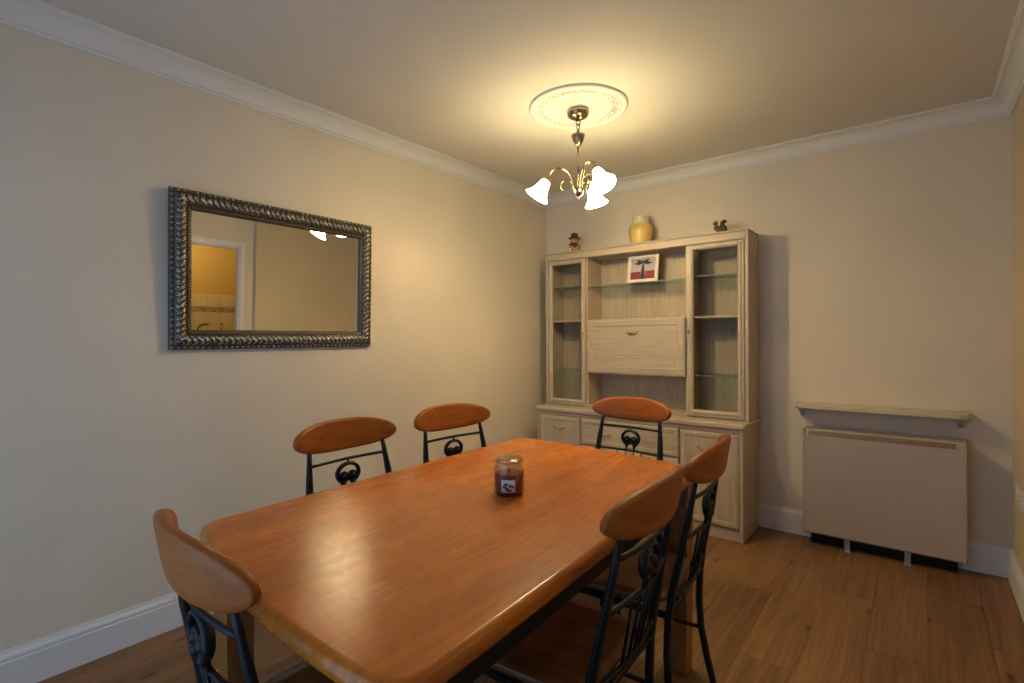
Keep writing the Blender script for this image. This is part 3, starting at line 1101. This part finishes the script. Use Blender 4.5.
MB().lathe([(.0362, .0835), (.0378, .0845), (.0378, .0868), (.0362, .0872)], 32).obj('sealing_ring', 'seal', ld)
# label facing the viewer, a curved sticker
dirv = (CAM - Vector((jx, jy, 0)))
fa = math.atan2(dirv.y, dirv.x) - .06
lb = MB()
lo, hi = .0145, .0475
for r, w in ((.0434, .44),):
    n = 12
    vv, ff = [], []
    for i in range(n + 1):
        a = fa - w + 2 * w * i / n
        vv += [(r * math.cos(a), r * math.sin(a), lo), (r * math.cos(a), r * math.sin(a), hi), (r * .993 * math.cos(a), r * .993 * math.sin(a), lo), (r * .993 * math.cos(a), r * .993 * math.sin(a), hi)]
    for i in range(n):
        o_ = 4 * i
        ff += [(o_, o_ + 4, o_ + 5, o_ + 1), (o_ + 2, o_ + 3, o_ + 7, o_ + 6), (o_ + 1, o_ + 5, o_ + 7, o_ + 3), (o_, o_ + 2, o_ + 6, o_ + 4)]
    lb.add(vv, ff, True)
MT['label'] = Mat('label_paper', (0.58, 0.58, 0.62, 1), 0.5).m
lo_ = lb.obj('label', 'label', jar, 'pale picture label')


def decal(name, shapes, mat, parent):
    """flat print on the curved label: polygons in (u across, v up)"""
    b_ = MB()
    for poly in shapes:
        b_.add([(.0438 * math.cos(fa + u / .0434), .0438 * math.sin(fa + u / .0434), v) for u, v in poly], [tuple(range(len(poly)))])
    return b_.obj(name, mat, parent)


ell = lambda cu, cv_, a, c: [(cu + a * math.cos(2 * PI * k / 14), cv_ + c * math.sin(2 * PI * k / 14)) for k in range(14)]
MT['ink'] = Mat('dark_ink', (0.025, 0.02, 0.03, 1), 0.5).m
MT['ink2'] = Mat('brown_ink', (0.20, 0.085, 0.06, 1), 0.5).m
decal('label_print', [ell(-.006, .036, .0065, .0035), ell(-.010, .029, .006, .0035), ell(.011, .030, .0055, .003), ell(.002, .020, .0085, .003), ell(-.003, .0245, .006, .003)], 'ink', lo_)
decal('label_print', [ell(.0055, .032, .0045, .005)], 'ink2', lo_)

# ------------------------------------------------------------------ things on top of the display unit
TOP = HZ1
va = thing('ginger_jar', 'glossy yellow ginger jar with a cream lid on top of the cabinet', 'jar', (.915, -.135, TOP))
MT['yellow'] = Mat('yellow_glaze', (0.64, 0.45, 0.13, 1), 0.15).m
MT['cream'] = Mat('cream_glaze', (0.66, 0.57, 0.36, 1), 0.25).m
MB().lathe([(.002, 0), (.060, 0), (.064, .004), (.068, .014), (.075, .040), (.082, .075), (.085, .100), (.082, .122), (.072, .140), (.062, .148), (.060, .150), (.002, .150)], 40).obj('body', 'yellow', va)
MB().lathe([(.0785, .133), (.073, .142), (.064, .150), (.058, .154), (.056, .162), (.056, .186), (.059, .192), (.059, .200), (.054, .206), (.030, .209), (.001, .209)], 40).obj('lid', 'cream', va)

fg = thing('toby_figurine', 'small painted figurine with a brown brimmed hat at the left of the cabinet top', 'figurine', (.365, -.135, TOP), math.radians(-20))
fg.scale = (1.15, 1.15, 1.15)
cm = {k: Mat(k, c, r).m for k, c, r in (('figure_brown', (.10, .035, .018, 1), .25), ('figure_pink', (.55, .25, .16, 1), .3), ('figure_gold', (.38, .24, .06, 1), .25), ('figure_white', (.7, .6, .48, 1), .3), ('squirrel_dark', (.035, .026, .012, 1), .35), ('squirrel_tan', (.11, .062, .03, 1), .4))}
MB().lathe([(.001, 0), (.036, 0), (.038, .006), (.034, .012), (.036, .030), (.040, .044), (.034, .058), (.026, .066), (.001, .068)], 20).obj('body', cm['figure_gold'], fg)
b = MB()
b.ball((.024, -.018, .052), .018, 10)
b.ball((-.028, -.010, .045), .015, 10)
b.ball((.004, -.030, .060), .013, 10, None, (1.8, 1, .7))
b.obj('coat', cm['figure_brown'], fg)
MB().ball((-.006, -.034, .026), .014, 10).obj('apron', cm['figure_white'], fg)
b = MB()
b.ball((0, 0, .084), .027, 12, None, (1, 1, .95))
b.ball((0, -.026, .082), .006, 8)
b.obj('head', cm['figure_pink'], fg)
MB().lathe([(.001, .103), (.044, .101), (.046, .104), (.028, .108), (.026, .116), (.024, .132), (.018, .138), (.001, .139)], 20).obj('hat', cm['figure_brown'], fg)
MB().tube([(-.022, 0, .110), (-.034, .004, .130), (-.026, .006, .152)], [.007, .006, .002], 8).obj('feather', cm['figure_white'], fg)

sq = thing('squirrel_figurine', 'small dark squirrel figurine with raised tail at the right of the cabinet top', 'figurine', (1.456, -.135, TOP))
b = MB()
b.bbox(-.040, .036, -.022, .022, 0, .010, .004)
b.obj('base', cm['squirrel_dark'], sq)
b = MB()
b.tube([(.016, 0, .008), (.010, 0, .026), (-.006, 0, .044), (-.020, 0, .060), (-.022, 0, .070)], [.018, .023, .019, .012, .009], 12)
b.ball((-.022, 0, .080), .0135, 12, None, (1.15, .9, 1))
b.ball((-.034, 0, .077), .006, 8)
for s in (-1, 1):
    b.octa((-.017, s * .006, .094), (.003, .003, .007))
    b.tube([(-.014, s * .010, .048), (-.028, s * .008, .042), (-.032, s * .003, .050)], [.005, .004, .003], 8)
    b.ball((.000, s * .014, .020), .014, 8)
b.obj('body', cm['squirrel_tan'], sq)
MB().tube([(.022, 0, .012), (.036, 0, .026), (.032, 0, .046), (.018, 0, .062), (.020, 0, .080), (.034, 0, .088), (.044, 0, .080)], [.008, .015, .016, .014, .014, .012, .006], 10).obj('tail', cm['squirrel_dark'], sq)

# picture on the glass shelf
pf = thing('framed_picture', 'small white framed picture of a dark tree on a red field, on the glass shelf', 'picture', (.945, -.175, 1.603))
pf.rotation_euler = (math.radians(-9), 0, 0)
pw, ph = .115, .193
MT['frame_white'] = Mat('picture_frame_white', (.66, .62, .56, 1), .4).m
b = MB()
for a, c, d, e in ((-pw, -pw + .024, 0, ph), (pw - .024, pw, 0, ph), (-pw + .024, pw - .024, 0, .022), (-pw + .024, pw - .024, ph - .022, ph)):
    b.bbox(a, c, -.014, 0, d, e, .002)
b.obj('frame', 'frame_white', pf)
MT['art_bg'] = Mat('print_mauve', (.40, .36, .42, 1), .5).m
MT['art_red'] = Mat('print_red', (.25, .025, .04, 1), .5).m
MT['art_dark'] = Mat('print_dark', (.035, .018, .035, 1), .5).m
MT['art_wine'] = Mat('print_wine', (.12, .02, .04, 1), .5).m
iw, iz0, iz1 = pw - .024, .022, ph - .022
cnv = MB().box(-iw, iw, -.006, -.001, iz0, iz1).obj('print', 'art_bg', pf)


def flat(name, polys, mat, y):
    b_ = MB()
    for p_ in polys:
        b_.add([(x, y, z) for x, z in p_], [tuple(range(len(p_)))])
    return b_.obj(name, mat, cnv)


flat('field', [[(-iw, iz0), (-.018, iz0), (-.018, .076), (-iw, .076)], [(.018, iz0), (iw, iz0), (iw, .082), (.018, .080)]], 'art_red', -.0064)
flat('field_stripe', [[(-iw, .068), (-.018, .068), (-.018, .076), (-iw, .076)], [(-iw, .034), (-.018, .034), (-.018, .038), (-iw, .038)], [(.018, .034), (iw, .034), (iw, .038), (.018, .038)]], 'art_wine', -.0067)
flat('tree_trunk', [[(-.018, iz0), (.018, iz0), (.013, .085), (.004, .135), (-.004, .135), (-.013, .085)]], 'art_dark', -.0070)
leaf = []
for (x0, z0, x1, z1, w_) in ((0, .134, -.072, .138, .010), (0, .138, -.055, .162, .011), (0, .134, .072, .138, .011), (0, .138, .050, .164, .011), (-.03, .146, .032, .150, .010)):
    d_ = Vector((x1 - x0, z1 - z0))
    nn = Vector((-d_.y, d_.x)).normalized() * w_
    leaf.append([(x0, z0), (x0 + d_.x * .5 - nn.x, z0 + d_.y * .5 - nn.y), (x1, z1), (x0 + d_.x * .5 + nn.x, z0 + d_.y * .5 + nn.y)])
flat('tree_crown', leaf, 'art_dark', -.0073)
MB().box(-.02, .02, 0, .004, .01, .12).obj('backing_strut', 'frame_white', pf)

# ------------------------------------------------------------------ kitchen things seen in the mirror
BZ = 1.27
tlm = Mat('patterned_border_tile', (.5, .4, .25, 1), .35)
v = tlm.coords((14, 14, 14))
ck = tlm.n('ShaderNodeTexVoronoi', Scale=2.2)
tlm.l(v, ck.inputs['Vector'])
tlm.l(tlm.ramp(ck.outputs['Distance'], [(0.2, (.20, .15, .10, 1)), (0.5, (.46, .36, .20, 1))]), tlm.b.inputs['Base Color'])
MT['border'] = tlm.m
MT['tile'] = Mat('cream_wall_tile', (.74, .60, .33, 1), .3).m
tile = thing('wall_tiling', 'cream kitchen wall tiles with a patterned border strip, seen in the mirror', 'tiles', (XK, 0, 0))
tm = MB().bbox(-.008, 0, 0.001, .149, 0.001, .149, .002).mesh('tile', 'tile')
bm_ = MB().bbox(-.010, 0, 0.001, .199, 0.001, .064, .002).mesh('border_tile', 'border')
for i in range(12):
    for j in range(6):
        o = link('tile', tm, tile)
        o.location = (0, -1.9 + i * .15, BZ - .15 * (j + 1))
    o = link('tile', tm, tile)
    o.location = (0, -1.9 + i * .15, BZ + .065)
for i in range(9):
    o = link('border_tile', bm_, tile)
    o.location = (0, -1.9 + i * .2, BZ)
# dark curl and dot below the border, standing in for partly visible writing
wd_ = thing('wall_writing', 'dark curl and dot standing in for writing on the kitchen wall, seen in the mirror', 'lettering', (XK - .012, -1.02, 1.035))
MB().tube([(0, .085 * math.cos(math.radians(t_)), .085 * math.sin(math.radians(t_))) for t_ in range(60, 301, 15)], .006, 8).obj('curl', 'black', wd_)
b = MB()
b.tube([(0, .19, -.06), (0, .19, .04)], .006, 8)
b.ball((0, .19, .085), .011, 10)
b.obj('dot', 'black', wd_)
kl = thing('kitchen_light', 'round glowing kitchen ceiling light', 'ceiling light', (3.75, -1.3, CE))
MB().lathe([(.002, 0), (.11, 0), (.11, -.02), (.105, -.024), (.002, -.024)], 28).obj('base', 'plastic', kl)
MB().lathe([(.104, -.024), (.104, -.040), (.085, -.068), (.050, -.085), (.001, -.092)], 28).obj('globe', 'kitchen_lamp', kl)
